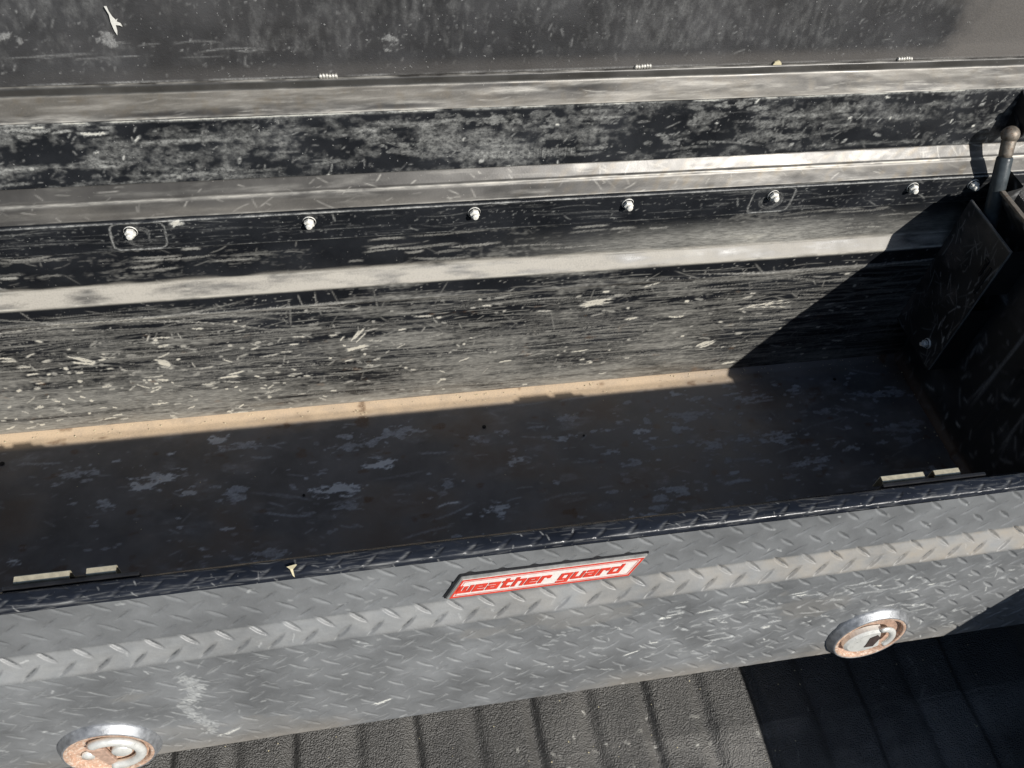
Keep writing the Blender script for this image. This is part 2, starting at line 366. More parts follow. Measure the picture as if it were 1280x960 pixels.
# dust: thick on the ledge, and piled in the bottom corner
dn = cv.noise(.05, .01, 4)
cv.G = (sst(V, sl0 - .003, sl0 + .002) * sst(V + (dn - .5) * .012, sl1 + .007, sl1 - .001) * np.clip(.92 + (dn - .5) * 2.2, 0, 1)).astype(np.float32)
cv.G *= np.interp(U, [-.5, .2, .5, .9], [1, 1, .85, .6])
edge_line(cv, sl0 + .001, .0018, 1.0, .9); edge_line(cv, sl1, .0014, .95, .8); edge_line(cv, sl0 + .015, .002, .5, .2)
cv.G = np.maximum(cv.G, sst(V, .045, .0) * .45 * np.clip((dn - .3) * 2.5, 0, 1))
cv.B = (np.clip((cv.noise(.03, .02, 4) - .74) * 6, 0, 1) * .35 * (V < .2) + sst(V, .010, .0) * .5).astype(np.float32)
wav = (cv.noise(.30, .10, 2) - .5) * .0040 + (cv.noise(.05, .03, 2) - .5) * .0008
wav *= sst(V, 0, .02)
disp = wav + .0015 * np.exp(-((V - .234) / .003) ** 2)
# travel is upward, "left of travel" = towards the viewer (-Y)
sheet('back_wall', us, s, yz, tn, disp, cv, 'wall', tb)

# --- floor
us = grid_axis([(XL, -.57, .01), (-.57, XR, .002)]); ys = grid_axis([(.405, .50, .004), (.50, .861, .0019)])
cv = Canvas(us, ys); U, V = cv.U, cv.V; cv.ragged = cv.noise(.012, .005, 4)
n = cv.noise(.10, .07, 5); n2 = cv.noise(.02, .012, 4); n3 = cv.noise(.05, .02, 5)
cv.R = (np.clip((n3 - .56) * 6, 0, 1) * np.clip((n - .40) * 5, 0, 1) * .35 * np.clip(n2 * 3 - 1, 0, 1)).astype(np.float32)
for reg, k in (((-.5, -.2, .55, .82), 60), ((-.2, .35, .5, .80), 90), ((.35, .9, .55, .83), 220)):
    cv.blobs(k, reg[:2], reg[2:], (.0012, .0050), (.3, .9), asp=2.1)
    cv.blobs(k // 5, reg[:2], reg[2:], (.006, .013), (.45, .9), asp=2.6)
cv.blobs(10, None, None, (.009, .014), (.6, .95), asp=2.3, pu=[(-.339, .747), (-.33, .757), (-.034, .80), (.0, .785), (.04, .80), (.28, .52), (-.05, .53), (-.39, .72), (.63, .80), (.70, .66)])
cv.strokes(420, (-.55, .9), (.42, .84), (.004, .03), (0, .4), (.1, .5), 0)
cv.strokes(50, (-.55, .9), (.42, .84), (.03, .09), (0, .15), (.2, .6), .0010)
cv.strokes(5, None, None, (.04, .045), (.08, .02), (.9, 1.), .002, pu=(np.array([.555, .548, .64, .65, .10]), np.array([.642, .643, .80, .79, .66])))
cv.G = (sst(V, .828 + 0 * V, .842) * np.clip(.95 + (n2 - .5) * .5, 0, 1) * np.interp(U, [-.6, .45, .60, .66, .95], [1, .95, .6, .12, .05])).astype(np.float32)
cv.G = np.maximum(cv.G, .12 * np.clip((n - .45) * 4, 0, 1))
cv.B = (np.clip((n - .60) * 5, 0, 1) * .35 + np.exp(-((U - XR) / .06) ** 2) * .55 * sst(V, .5, .8) * np.clip(n2 * 1.4, 0, 1) + np.clip((cv.noise(.03, .02, 3) - .72) * 8, 0, .6)).astype(np.float32)
P = np.empty((*U.shape, 3), np.float32); P[..., 0] = U; P[..., 1] = V
# a soft fold where the floor turns up into the wall
cv.R *= np.interp(U, [.3, .6, .95], [1, .75, .8])
P[..., 2] = -.400 + .006 * sst(V, .848, .863) + (cv.noise(.25, .15, 2) - .5) * .003 * sst(V, .86, .80)
sheet('floor_panel', us, ys, None, None, None, cv, 'floor', tb, P=P)
for hx, hy, r in ((.174, .792, .0032), (.793, .82, .0028), (-.543, .81, .0035), (.33, .756, .0018), (-.11, .70, .0022)):
    bm_obj('drain_hole', lathe_bm([(0, .0022), (r * .9, .0022), (r, .0012)], 14, Matrix.Translation((hx, hy, -.400))), 'hole_dark', tb)  # flat black disc stands in for the shade inside the hole

# --- front: tread plate face (starts right under the lip), band, lower face, tucked under
PITCH = .031
def tread(U, A, fade=1., h=.0011):
    out = np.zeros_like(U)
    for par, sg in ((0, 1), (1, -1)):
        uu = (U + par * PITCH / 2 + .5 * PITCH) % PITCH - .5 * PITCH
        vv = (A + par * PITCH / 2 + .5 * PITCH) % PITCH - .5 * PITCH
        for ou in (-PITCH, 0, PITCH):
            for ov in (-PITCH, 0, PITCH):
                x = uu - ou; y = vv - ov; c_, s_ = math.cos(math.radians(40)), math.sin(math.radians(40)) * sg
                a = x * c_ + y * s_; b = -x * s_ + y * c_
                L = .0128; wd = .0027 * np.clip(1 - (a / L) ** 2, 1e-4, 1)
                q = np.clip(1 - np.abs(b) / wd, 0, 1) * (np.abs(a) < L)
                out = np.maximum(out, h * q ** .62 * np.clip(1.15 - (a / L) ** 2, 0, 1))
    return out * fade
FP = [(.3668, -.0045), (.357, -.069), (.341, -.092), (.318, -.276), (.330, -.285), (.40, -.412)]
s, yz, tn = path_samples(FP, [(0, .288, .0009), (.288, .60, .008)], .0026)
us = grid_axis([(XL - .02, -.40, .01), (-.40, .78, .0009), (.78, 1.03, .01)])
cv = Canvas(us, s); U, V = cv.U, cv.V; cv.ragged = cv.noise(.010, .006, 4)
b0, b1, bb = .065, .093, .279
n = cv.noise(.12, .06, 5); n2 = cv.noise(.02, .012, 4); sm = cv.noise(.3, .02, 4)
wornlow = np.where(V < b0, np.interp(U, [-.4, -.2, 0, .3], [.55, .75, 1., 1.]), np.where(V < b1, 1.45, np.interp(U, [-.4, -.1, .2, .45, .7], [.45, .6, .75, 1.0, 1.3])))
tr = tread(U, V - b0 - .0045, wornlow, .0015)
disp = tr + (cv.noise(.35, .12, 2) - .5) * .0022 + (cv.noise(.012, .012, 3) - .5) * .0005 * (V > b1)
crest = np.clip(tr / .0011, 0, 1.2)
cv.R = (np.clip((n - .5) * 2.2, 0, 1) * .12 + np.clip(.45 - np.abs(crest - .45), 0, .5) * (1.0 * (V > b1) + .5) * np.clip(n2 * 2 - .65, 0, 1) * .9).astype(np.float32)  # lug term paints pale highlight edges along the lugs
cv.R *= (1 - .35 * (V < b0))
cv.strokes(700, (-.41, .8), (.10, .28), (.004, .022), (0, .5), (.12, .45), 0)
cv.strokes(150, (-.41, .8), (.0, .28), (.004, .012), (0, .8), (.3, .8), .0012, K=24)
cv.strokes(46, (.28, .62), (.118, .20), (.01, .05), (-.05, .08), (.45, 1.0), .0028, K=60)
cv.strokes(160, (.15, .75), (.12, .27), (.006, .02), (.3, .5), (.4, .9), .0012, K=30)
# paint scuff running down beside the left lock
for k in range(70):
    f = k / 70; uc = -.199 + .006 * math.sin(f * 9) + .018 * max(0, f - .5) - .008 * f
    cv.strokes(2, None, None, (.004, .016 * (1.25 - f)), (.6, .7), (.45, .85), .003, pu=(np.full(2, uc) + rng.normal(0, .0045, 2), np.full(2, .122 + .125 * f)), K=30)
cv.strokes(5, None, None, (.02, .03), (-.35, .1), (.8, 1), .003, pu=(np.array([-.18, -.175, -.019, -.015, .259]), np.array([.250, .249, .232, .231, .203])))
# dust and grime, with lug shading painted in
onb = sst(V, b0 - .0012, b0 + .0006) * sst(V, b1 + .0012, b1 - .0006)
cv.R = np.maximum(cv.R, onb * .20 * np.clip(n2 + .4, 0, 1))
cv.G = (np.clip(.6 + (n2 - .5) * 1.5, 0, 1) * onb * np.interp(U, [-.4, .0, .2, .6, .8], [.12, .12, .35, .85, .85])).astype(np.float32)
cv.G = np.maximum(cv.G, sst(V, .235, .285) * np.clip((n - .38) * 3, 0, .55))
cv.G = np.maximum(cv.G, np.clip((n - .66) * 3, 0, .15) * (V > b1))
slit = tread(U, V - b0 - .0045, 1., 1.)
cv.B = (np.clip((slit - .62) * 4, 0, 1) * np.clip(n2 * 4 - 1.2, 0, 1) * np.where(V < b0, .55, np.where(V < b1, .9, .35)) + np.clip((sm - .56) * 5, 0, 1) * .16 * (V > b1) + np.clip(.5 - np.abs(crest - .28), 0, .5) * np.where(V < b0, 1.0, .5) * .55).astype(np.float32)  # shade of crest slits and lug sides painted dark; smears are grime
cv.B += np.exp(-((V - b0) / .0018) ** 2) * .15 + np.exp(-((V - b1) / .002) ** 2) * .25  # darker line along each bend of the band
# travel is downward: left of travel points into the box, so displacement is negative
sheet('front_panel', us, s, yz, tn, -disp * 0 + disp, cv, 'face', tb, flip=False)

# --- rolled lip, glossy black
LP = [(.390, -.040), (.3895, -.006), (.3840, .0010), (.3740, .0016), (.3688, .0004), (.3668, -.0045)]
s, yz, tn = path_samples(LP, .0007, .0016); cv = Canvas(us, s); U, V = cv.U, cv.V
tr = tread(U, V - s[-1] - b0 - .0045, 1., .0010)
cr = tr * sst(V, .034, .042) * np.exp(-((V - s[-1] + .012) / .009) ** 2)
disp = cr + (cv.noise(.012, .006, 3) - .5) * .0006 + (cv.noise(.25, .05, 2) - .5) * .0010
n = cv.noise(.03, .004, 4); lm = s[-1]
cv.R = (np.clip((n - .64) * 4, 0, 1) * .22 + np.exp(-((V - lm + .0052) / .0011) ** 2) * np.clip((n - .36) * 3, 0, 1) * .40 + np.clip(cr / .0010 - .35, 0, .5) * np.clip(n * 3 - .9, 0, 1) * .8).astype(np.float32)
cv.strokes(260, (-.41, .8), (.036, lm), (.008, .05), (0, .06), (.08, .28), 0)
cv.strokes(60, (-.41, .8), (.038, lm), (.003, .012), (.9, .5), (.3, .8), 0)
cv.G *= 0
sheet('rolled_lip', us, s, yz, tn, disp, cv, 'lip', tb)

# --- rear top flange: sloping strip with a bead in the middle
s, yz, tn = path_samples([(.8775, -.0105), (.8925, .0025), (.8940, .0055), (.8962, .0062), (.9075, .0195), (.918, .0215)], .0012, .0015)
usb = grid_axis([(XL, -.50, .01), (-.50, 1.0, .0016)])
cv = Canvas(usb, s); U, V = cv.U, cv.V; n = cv.noise(.06, .008, 5); n2 = cv.noise(.25, .03, 4)
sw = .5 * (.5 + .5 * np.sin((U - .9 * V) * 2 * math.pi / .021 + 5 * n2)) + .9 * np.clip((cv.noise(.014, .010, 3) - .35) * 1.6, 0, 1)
cv.R = (np.clip((n - .55) * 4, 0, 1) * .3 + .10 * sw * sst(U, .35, .5) * sst(U, .85, .7)).astype(np.float32)  # swirl term paints the brushed highlight into the colour on the right
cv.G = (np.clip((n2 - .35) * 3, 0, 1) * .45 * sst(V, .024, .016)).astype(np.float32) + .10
edge_line(cv, .0218, .0021, 1.0, .95); cv.R *= np.interp(U, [-.5, .1, .4, .9], [.75, .85, 1, 1]); edge_line(cv, .0005, .0012, .9, .7)  # first pale line paints in the highlight along the bead
cv.strokes(130, (-.5, 1), (0, .04), (.006, .03), (0, .7), (.15, .6), 0)
cv.B = (np.clip(sw - .55, 0, 1) * .9 * sst(U, .1, .45)).astype(np.float32)  # dark swirls painted in to break up the highlight
disp = (cv.noise(.05, .02, 2) - .5) * .0010 + .00012 * sw * sst(U, .3, .5)
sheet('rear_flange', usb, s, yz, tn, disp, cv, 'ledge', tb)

# --- lid: hanging skirt, channel, inner panel
lid = bpy.data.objects.new('lid', None); C.objects.link(lid); lid.parent = tb; lid.location = (0, .31, .45)
s, yz, tn = path_samples([(.9165, .0165), (.9065, .0185), (.9185, .1010)], .0013, .002)
cv = Canvas(usb, s); U, V = cv.U, cv.V; cv.ragged = cv.noise(.012, .008, 4); e0 = .0095
n = cv.noise(.035, .022, 5); n2 = cv.noise(.18, .08, 4); n3 = cv.noise(.07, .010, 4); n4 = cv.noise(.008, .008, 3)
cv.R = (np.clip((n - .47) * 2.4 + (n2 - .5) * 1.8 + (n4 - .5) * 1.8 + (n3 - .5) * 1.6, 0, 1) * .33 + np.clip((n3 - .62) * 5, 0, 1) * .30).astype(np.float32)
cv.blobs(46, (.05, .60), (.03, .085), (.003, .008), (.22, .42), asp=5)
cv.strokes(420, (-.5, 1), (e0, .09), (.002, .014), (.6, .7), (.1, .5), 0, K=24)
cv.strokes(26, (-.5, 1), (e0, .09), (.03, .12), (.02, .05), (.15, .35), .003, K=110, broken=.3)
cv.strokes(36, (-.5, 1), (e0, .09), (.004, .013), (.4, .7), (.6, 1.), .0022, K=24)
cv.strokes(12, (-.5, -.25), (.076, .09), (.01, .05), (0, .05), (.5, 1.), .003, K=50)
cv.strokes(44, None, None, (.010, .016), (1.57, .03), (.25, .5), .0014, K=24, pu=(np.linspace(.17, .29, 44), np.full(44, e0 + .018)))
edge_line(cv, s[-1] - .001, .0018, 1.0, .8); edge_line(cv, e0, .0009, .5, .3)
cv.B *= 0; disp = (cv.noise(.3, .06, 2) - .5) * .002
sheet('lid_skirt', usb, s, yz, tn, disp, cv, 'skirt', lid)
s, yz, tn = path_samples([(.9187, .1012), (.9405, .1212), (.9430, .1310), (.9460, .1316)], .0013, .0012)
cv = Canvas(usb, s); U, V = cv.U, cv.V; n = cv.noise(.05, .006, 5); n2 = cv.noise(.25, .03, 4); pe = .0295
sw = np.clip((cv.noise(.012, .010, 3) - .35) * 1.8, 0, 1)
cv.R = (np.clip((n - .42) * 3, 0, 1) * .62 * (V < pe) + .25 * sw * sst(U, .35, .5) * sst(U, .9, .7) * (V < .02)).astype(np.float32)  # swirl term puts a painted highlight on the right stretch
cv.G = (.55 * np.clip((n2 - .25) * 3, 0, 1) * (V < pe) + .0).astype(np.float32)
cv.B = (np.clip(sw - .30, 0, 1) * .45 * (V < pe)).astype(np.float32)
edge_line(cv, .0008, .0016, .9, .8); edge_line(cv, pe, .0010, .6, .5); edge_line(cv, s[-1] - .0015, .0014, .8, .6)
cv.strokes(60, (-.5, 1), (0, .028), (.02, .12), (0, .06), (.2, .6), 0)
disp = (cv.noise(.06, .02, 2) - .5) * .0012
sheet('lid_channel', usb, s, yz, tn, disp, cv, 'ledge', lid)
sp_, yz, tn = path_samples([(.9462, .1317), (.954, .219), (.988, .62)], [(0, .115, .0015), (.115, .6, .02)], .002)
us2 = grid_axis([(XL, -.46, .01), (-.46, 1.01, .0017)])
cv = Canvas(us2, sp_); U, V = cv.U, cv.V; cv.ragged = cv.noise(.012, .01, 4)
n = cv.noise(.06, .05, 5); n2 = cv.noise(.3, .08, 4); n3 = cv.noise(.006, .014, 3)
cv.R = (np.clip((n - .5) * 1.6 + (n3 - .52) * 1.6 + .05, 0, 1) * .26 * sst(V, .016, .03)).astype(np.float32)
cv.strokes(800, (-.46, 1), (.012, .11), (.001, .007), (1.4, .6), (.06, .28), 0, K=14)
cv.strokes(34, (-.46, 1), (.012, .11), (.006, .018), (1.3, .7), (.15, .5), 0, K=30)
cv.strokes(70, (-.46, 1), (.002, .11), (.0010, .0035), (1.2, .9), (.4, .8), 0, K=8)
cv.strokes(14, (-.46, -.1), (.028, .05), (.02, .09), (0, .03), (.2, .5), 0)
cv.blobs(6, None, None, (.006, .010), (.6, .9), asp=2., pu=[(-.385, .066), (-.37, .060), (-.36, .056), (-.39, .075), (.06, .04), (-.25, .05)])
cv.G = (sst(V, .024, .006) * .6 * np.interp(U, [-.4, 0, .5, 1], [.15, .5, 1, 1]) + sst(U + (n - .5) * .12, .76, .84) * .85 * (V > .0) + .12 * np.clip(n2 * 2 - .7, 0, 1)).astype(np.float32)  # lighter right end is a hazy reflection painted into the colour
cv.R *= (1 - .8 * sst(U + (n - .5) * .12, .76, .84))
edge_line(cv, .0006, .0012, .9, .7)
cv.B *= 0; disp = (cv.noise(.4, .2, 2) - .5) * .004 * sst(V, .0, .03)
sheet('inner_panel', us2, sp_, yz, tn, disp, cv, 'lid', lid)
bm_obj('outer_skin', box_bm(XL - .02, 1.03, .992, .996, .02, .64), 'black', lid)
bm_obj('front_skirt', box_bm(XL - .02, 1.03, .93, .992, .622, .640), 'black', lid, bevel=.002)
for wx in (-.016, .375, .739):                 # stitch welds along the step
    bm = bmesh.new()
    for k in range(6):
        m = Matrix.Translation((wx + (k - 2.5) * .0036, .9455, .1335 + random.uniform(-.0006, .0006))) @ Matrix.Rotation(random.uniform(-.3, .3), 4, 'Y') @ Matrix.Diagonal((.0026, .0028, .0034, 1))
        bmesh.ops.create_uvsphere(bm, u_segments=8, v_segments=6, radius=1, matrix=m)
    bm_obj('weld_bead', bm, 'weld', lid, True)

# --- bolted hinge strip on the back wall
s, yz, tn = path_samples([(.8765, -.0585), (.8735, -.0580), (.8735, -.0130), (.8770, -.0118)], .0012, .0008)
cv = Canvas(usb, s); U, V = cv.U, cv.V; n = cv.noise(.10, .004, 5); n2 = cv.noise(.15, .05, 3)
cv.R = (np.clip((n - .60) * 4 + (n2 - .5) * 1.2, 0, 1) * .32).astype(np.float32)
edge_line(cv, .048, .0011, .9, .75); edge_line(cv, .0035, .0009, .6, .4)
cv.strokes(70, (-.5, .95), (.004, .046), (.01, .08), (0, .05), (.06, .25), 0)
cv.strokes(12, (-.5, .95), (.004, .046), (.008, .02), (-.6, .5), (.3, .7), 0)
cv.strokes(500, (-.5, .95), (.004, .046), (.001, .004), (0, .9), (.1, .4), 0, K=6)
cv.strokes(4, None, None, (.012, .016), (.5, .4), (.9, 1), .003, pu=(np.array([-.22, -.217, -.214, -.219]), np.array([.044, .045, .043, .042])))
for px_, hw in ((-.266, .032), (.577, .031)):   # scratched outline of the hinge pads
    a = np.linspace(0, 2 * math.pi, 700); k = (np.abs(np.cos(a)) ** 6 + np.abs(np.sin(a)) ** 6) ** (-1 / 6)
    cv.splat(px_ + hw * k * np.cos(a) + .002 * np.sin(a), .0255 + .021 * k * np.sin(a), np.full(700, .62) * (rng.random(700) > .2))
    for rr in (.0105, .0125, .015): 
        a = rng.uniform(0, 6) + np.linspace(0, 4.2, 260); cv.splat(px_ + rr * np.cos(a) * 1.15, .025 + rr * np.sin(a), np.full(260, .30))
cv.G *= 0; cv.B *= 0
disp = np.zeros_like(U)
for px_, hw in ((-.266, .032), (.577, .031)): disp -= .0010 * sst(np.maximum(np.abs(U - px_) / hw, np.abs(V - .0255) / .021), 1.04, .94)
sheet('hinge_strip', usb, s, yz, tn, disp, cv, 'skirt', tb)
MY = Matrix.Rotation(math.pi / 2, 4, 'X')      # local +Z -> -Y
first = None
for i, nx in enumerate((-.50, -.273, -.057, .155, .365, .576, .790, .887)):
    o = bpy.data.objects.new('hinge_nut', None)
    if first is None:
        fr = MY.copy()
        bm = lathe_bm([(.0082, 0), (.0084, .0012), (.0080, .0018)], 20, fr)
        lathe_bm([(.0062, .0016), (.0068, .0022), (.0068, .0062), (.0056, .0074), (0, .0074)], 6, fr @ Matrix.Rotation(.3, 4, 'Z'), bm)
        lathe_bm([(.0042, .007), (.0042, .0112), (.0030, .0126), (0, .0128)], 12, fr, bm)
        bmesh.ops.recalc_face_normals(bm, faces=bm.faces); me = bpy.data.meshes.new('hinge_nut'); bm.to_mesh(me); bm.free(); me.materials.append(MAT['nut']); first = me
    o = bpy.data.objects.new('hinge_nut', first); link(o, tb)
    o.location = Vector((nx, .8733, -.0255)) - base_of(tb); o.rotation_euler = (random.uniform(-.08, .08), random.uniform(0, 1), random.uniform(-.08, .08))

# --- end panels
def end_panel(x, sgn, name='end_panel'):
    ys = grid_axis([(.385, .874, .003)]); ss = grid_axis([(-.40, .0, .003)])
    cv = Canvas(ys, ss); U, V = cv.U, cv.V; n = cv.noise(.06, .06, 5)
    cv.R = (np.clip((n - .6) * 4, 0, 1) * .18).astype(np.float32)
    cv.strokes(260, (.39, .87), (-.4, 0), (.005, .04), (1.3, .8), (.15, .8), 0, K=30)
    cv.strokes(26, (.39, .87), (-.4, 0), (.01, .03), (1.0, .9), (.5, 1.), .002, K=30)
    for k in (.60, .68): cv.strokes(2, None, None, (.22, .25), (1.57, .02), (.5, .7), .001, K=120, pu=(np.full(2, k), np.full(2, -.20)))
    cv.B = (sst(V, -.37, -.4) * .6).astype(np.float32); cv.G = (.25 * sst(V, -.36, -.4)).astype(np.float32)
    P = np.empty((*U.shape, 3), np.float32); P[..., 1] = U; P[..., 2] = V
    P[..., 0] = x - sgn * (.040 * sst(V, -.06, -.0) * sst(U, .832, .818) + .003 * np.exp(-((U - .64) / .006) ** 2)) - sgn * .008 * sst(V, -.385, -.4)
    sheet(name, ys, ss, None, None, None, cv, 'shade', tb, P=P)
end_panel(XR, 1); end_panel(XL, -1)
bm_obj('end_rim', box_bm(.886, .893, .395, .822, -.001, .0035), 'joint', tb, bevel=.001)
bm_obj('end_rim', box_bm(XL + .03, XL + .042, .395, .86, -.001, .0035), 'edge', tb, bevel=.001)
bm_obj('end_shell', box_bm(.934, .937, .36, .99, -.41, -.05), 'face', tb)
bm_obj('end_shell', box_bm(XL - .02, XL - .012, .36, .99, -.41, -.0), 'face', tb)
bm_obj('bottom_shell', box_bm(XL - .01, .933, .40, .97, -.4135, -.4085), 'face', tb)
bm_obj('rear_shell', box_bm(XL - .01, .96, .972, .976, -.405, .018), 'face', tb)

# --- strut channel in the far right corner
x0 = .886
br = bpy.data.objects.new('strut_bracket', None); C.objects.link(br); br.parent = tb; br.location = (.77, .18, .1)
ys = grid_axis([(.7485, .8605, .0012)]); ss = grid_axis([(-.300, -.0445, .0012)])
cv = Canvas(ys, ss); U, V = cv.U, cv.V; n = cv.noise(.05, .05, 5)
cv.R = (np.clip((n - .55) * 4, 0, 1) * .25).astype(np.float32)
cv.strokes(120, (.75, .86), (-.3, -.05), (.005, .05), (1.2, .7), (.2, .9), 0, K=40)
cv.strokes(12, (.75, .78), (-.29, -.12), (.008, .02), (1.6, .3), (.6, 1.), .002, K=40)
cv.R = np.maximum(cv.R, (np.exp(-((V + .0450) / .0008) ** 2) * .9 + np.exp(-((U - .7490) / .0009) ** 2) * np.clip((n - .45) * 6, 0, 1)))
cv.G *= 0; cv.B = (np.clip((n - .55) * 4, 0, 1) * .2).astype(np.float32)
P = np.empty((*U.shape, 3), np.float32); P[..., 0] = x0; P[..., 1] = U; P[..., 2] = V
sheet('side_plate', ys, ss, None, None, None, cv, 'shade', br, P=P)
bm_obj('top_edge', box_bm(x0 + .0003, x0 + .0035, .7485, .8605, -.300, -.0442), 'edge', br)
bm = box_bm(x0 + .0037, .9296, .7475, .7505, -.130, -.046); bm_obj('front_plate', bm, 'shade', br, bevel=.0005)
bm_obj('front_plate', box_bm(x0 + .0037, .9296, .7475, .7505, -.300, -.165), 'shade', br, bevel=.0005)
bm_obj('slot', box_bm(x0 - .0012, x0 - .0002, .757, .762, -.135, -.085), 'hole_dark', br)  # thin black strip stands in for the dark opening
bm = box_bm(x0 - .0022, x0 - .0004, .768, .776, -.110, -.080); box_bm(x0 - .0040, x0 - .0024, .7695, .7745, -.106, -.084, bm); bm_obj('latch_clip', bm, 'black', br, bevel=.0006)
fr = Matrix.Translation((x0 - .0005, .778, -.268)) @ Matrix.Rotation(-math.pi / 2, 4, 'Y')
bm = lathe_bm([(.0085, 0), (.0088, .0012), (.0078, .0030)], 20, fr)
lathe_bm([(.0062, .0028), (.0062, .0078), (.005, .009), (0, .009)], 6, fr, bm); lathe_bm([(.0032, .009), (.0030, .013), (0, .0135)], 10, fr, bm)
bm_obj('bracket_nut', bm, 'nut', br)

# --- gas strut holding the lid
gs = bpy.data.objects.new('gas_strut', None); C.objects.link(gs); gs.parent = tb; gs.location = (.79, .24, .42)
A = Vector((.905, .8790, .0535)); B_ = Vector((.9060, .8280, -.0560)); D = (B_ - A).normalized()
bm_obj('barrel', tube_bm([A + D * .030, A + D * .031, A + D * .0330, A + D * .20], [.0088, .0104, .0110, .0110], 28), 'strut', gs, True)
bm_obj('end_fitting', tube_bm([A + D * .004, A + D * .008, A + D * .026, A + D * .0305], [.0086, .0098, .0092, .0088], 20), 'joint', gs, True)
bm = bmesh.new(); bmesh.ops.create_uvsphere(bm, u_segments=20, v_segments=14, radius=.0122, matrix=Matrix.Translation(A) @ Matrix.Diagonal((1, 1, 1, 1)))
bm_obj('ball_socket', bm, 'joint', gs, True)
bm_obj('ball_stud', tube_bm([A + Vector((.004, 0, 0)), A + Vector((.016, .012, .006)), A + Vector((.020, .034, .014))], [.0042, .0042, .0052], 12), 'black', gs, True)
# mounting ear on the lid skirt
bm = bmesh.new(); ear = []
for k in range(13):
    a = math.pi * k / 12; ear.append((A.x + .016 + 0 * a, A.y - .004 + .016 * (1 - math.sin(a)) + .012 * 0, .062 + .024 * math.cos(a)))
pts = ear + [(A.x + .016, .918, .030), (A.x + .016, .9195, .098)]
vs = [bm.verts.new(p) for p in pts]; f = bm.faces.new(vs); r = bmesh.ops.extrude_face_region(bm, geom=[f])
bmesh.ops.translate(bm, verts=[g for g in r['geom'] if isinstance(g, bmesh.types.BMVert)], vec=(.003, 0, 0))
bm_obj('mounting_ear', bm, 'black', gs)
fr = Matrix.Translation((A.x + .020, A.y + .004, .086)) @ Matrix.Rotation(-math.pi / 2, 4, 'Y')
bm_obj('ear_bolt', lathe_bm([(.0052, 0), (.0052, .005), (0, .006)], 6, fr), 'nut', gs)

# --- latch strikers behind the lip
def bent_tab(xa, xb, dz=0.):
    prof = [(.3915, -.020), (.3925, -.0135), (.3955, -.0115), (.3975, -.0085), (.4035, -.0078), (.4046, -.0105), (.4050, -.028)]
    bm = bmesh.new(); th = .0012; rows = []
    for x in (xa, xb):
        o_ = [bm.verts.new((x, y, z)) for y, z in prof]; i_ = [bm.verts.new((x, y + (th if k < 5 else -th * .6), z - th)) for k, (y, z) in enumerate(prof)]
        rows.append((o_, i_))
    (a, ai), (b, bi) = rows
    for k in range(len(prof) - 1):
        bm.faces.new((a[k], b[k], b[k + 1], a[k + 1])); bm.faces.new((ai[k], ai[k + 1], bi[k + 1], bi[k]))
        bm.faces.new((a[k], a[k + 1], ai[k + 1], ai[k])); bm.faces.new((b[k], bi[k], bi[k + 1], b[k + 1]))
    return bm
for xs in ((-.322, -.276, -.262, -.237), (.512, .560, .572, .601)):
    k = bpy.data.objects.new('latch_striker', None); C.objects.link(k); k.parent = tb; k.location = (xs[0] - .115, -.22, .415)
    bm_obj('striker_plate', box_bm(xs[0] - .006, xs[3] + .022, .3885, .3925, -.03, -.0025), 'black', k, bevel=.001)
    bm_obj('striker_tab', bent_tab(xs[0], xs[1]), 'tab', k); bm_obj('striker_tab', bent_tab(xs[2], xs[3], .0006), 'tab', k)
    bm_obj('pivot_pin', tube_bm([(xs[1] - .002, .398, -.018), (xs[2] + .004, .398, -.018)], .0042, 12), 'black', k, True)

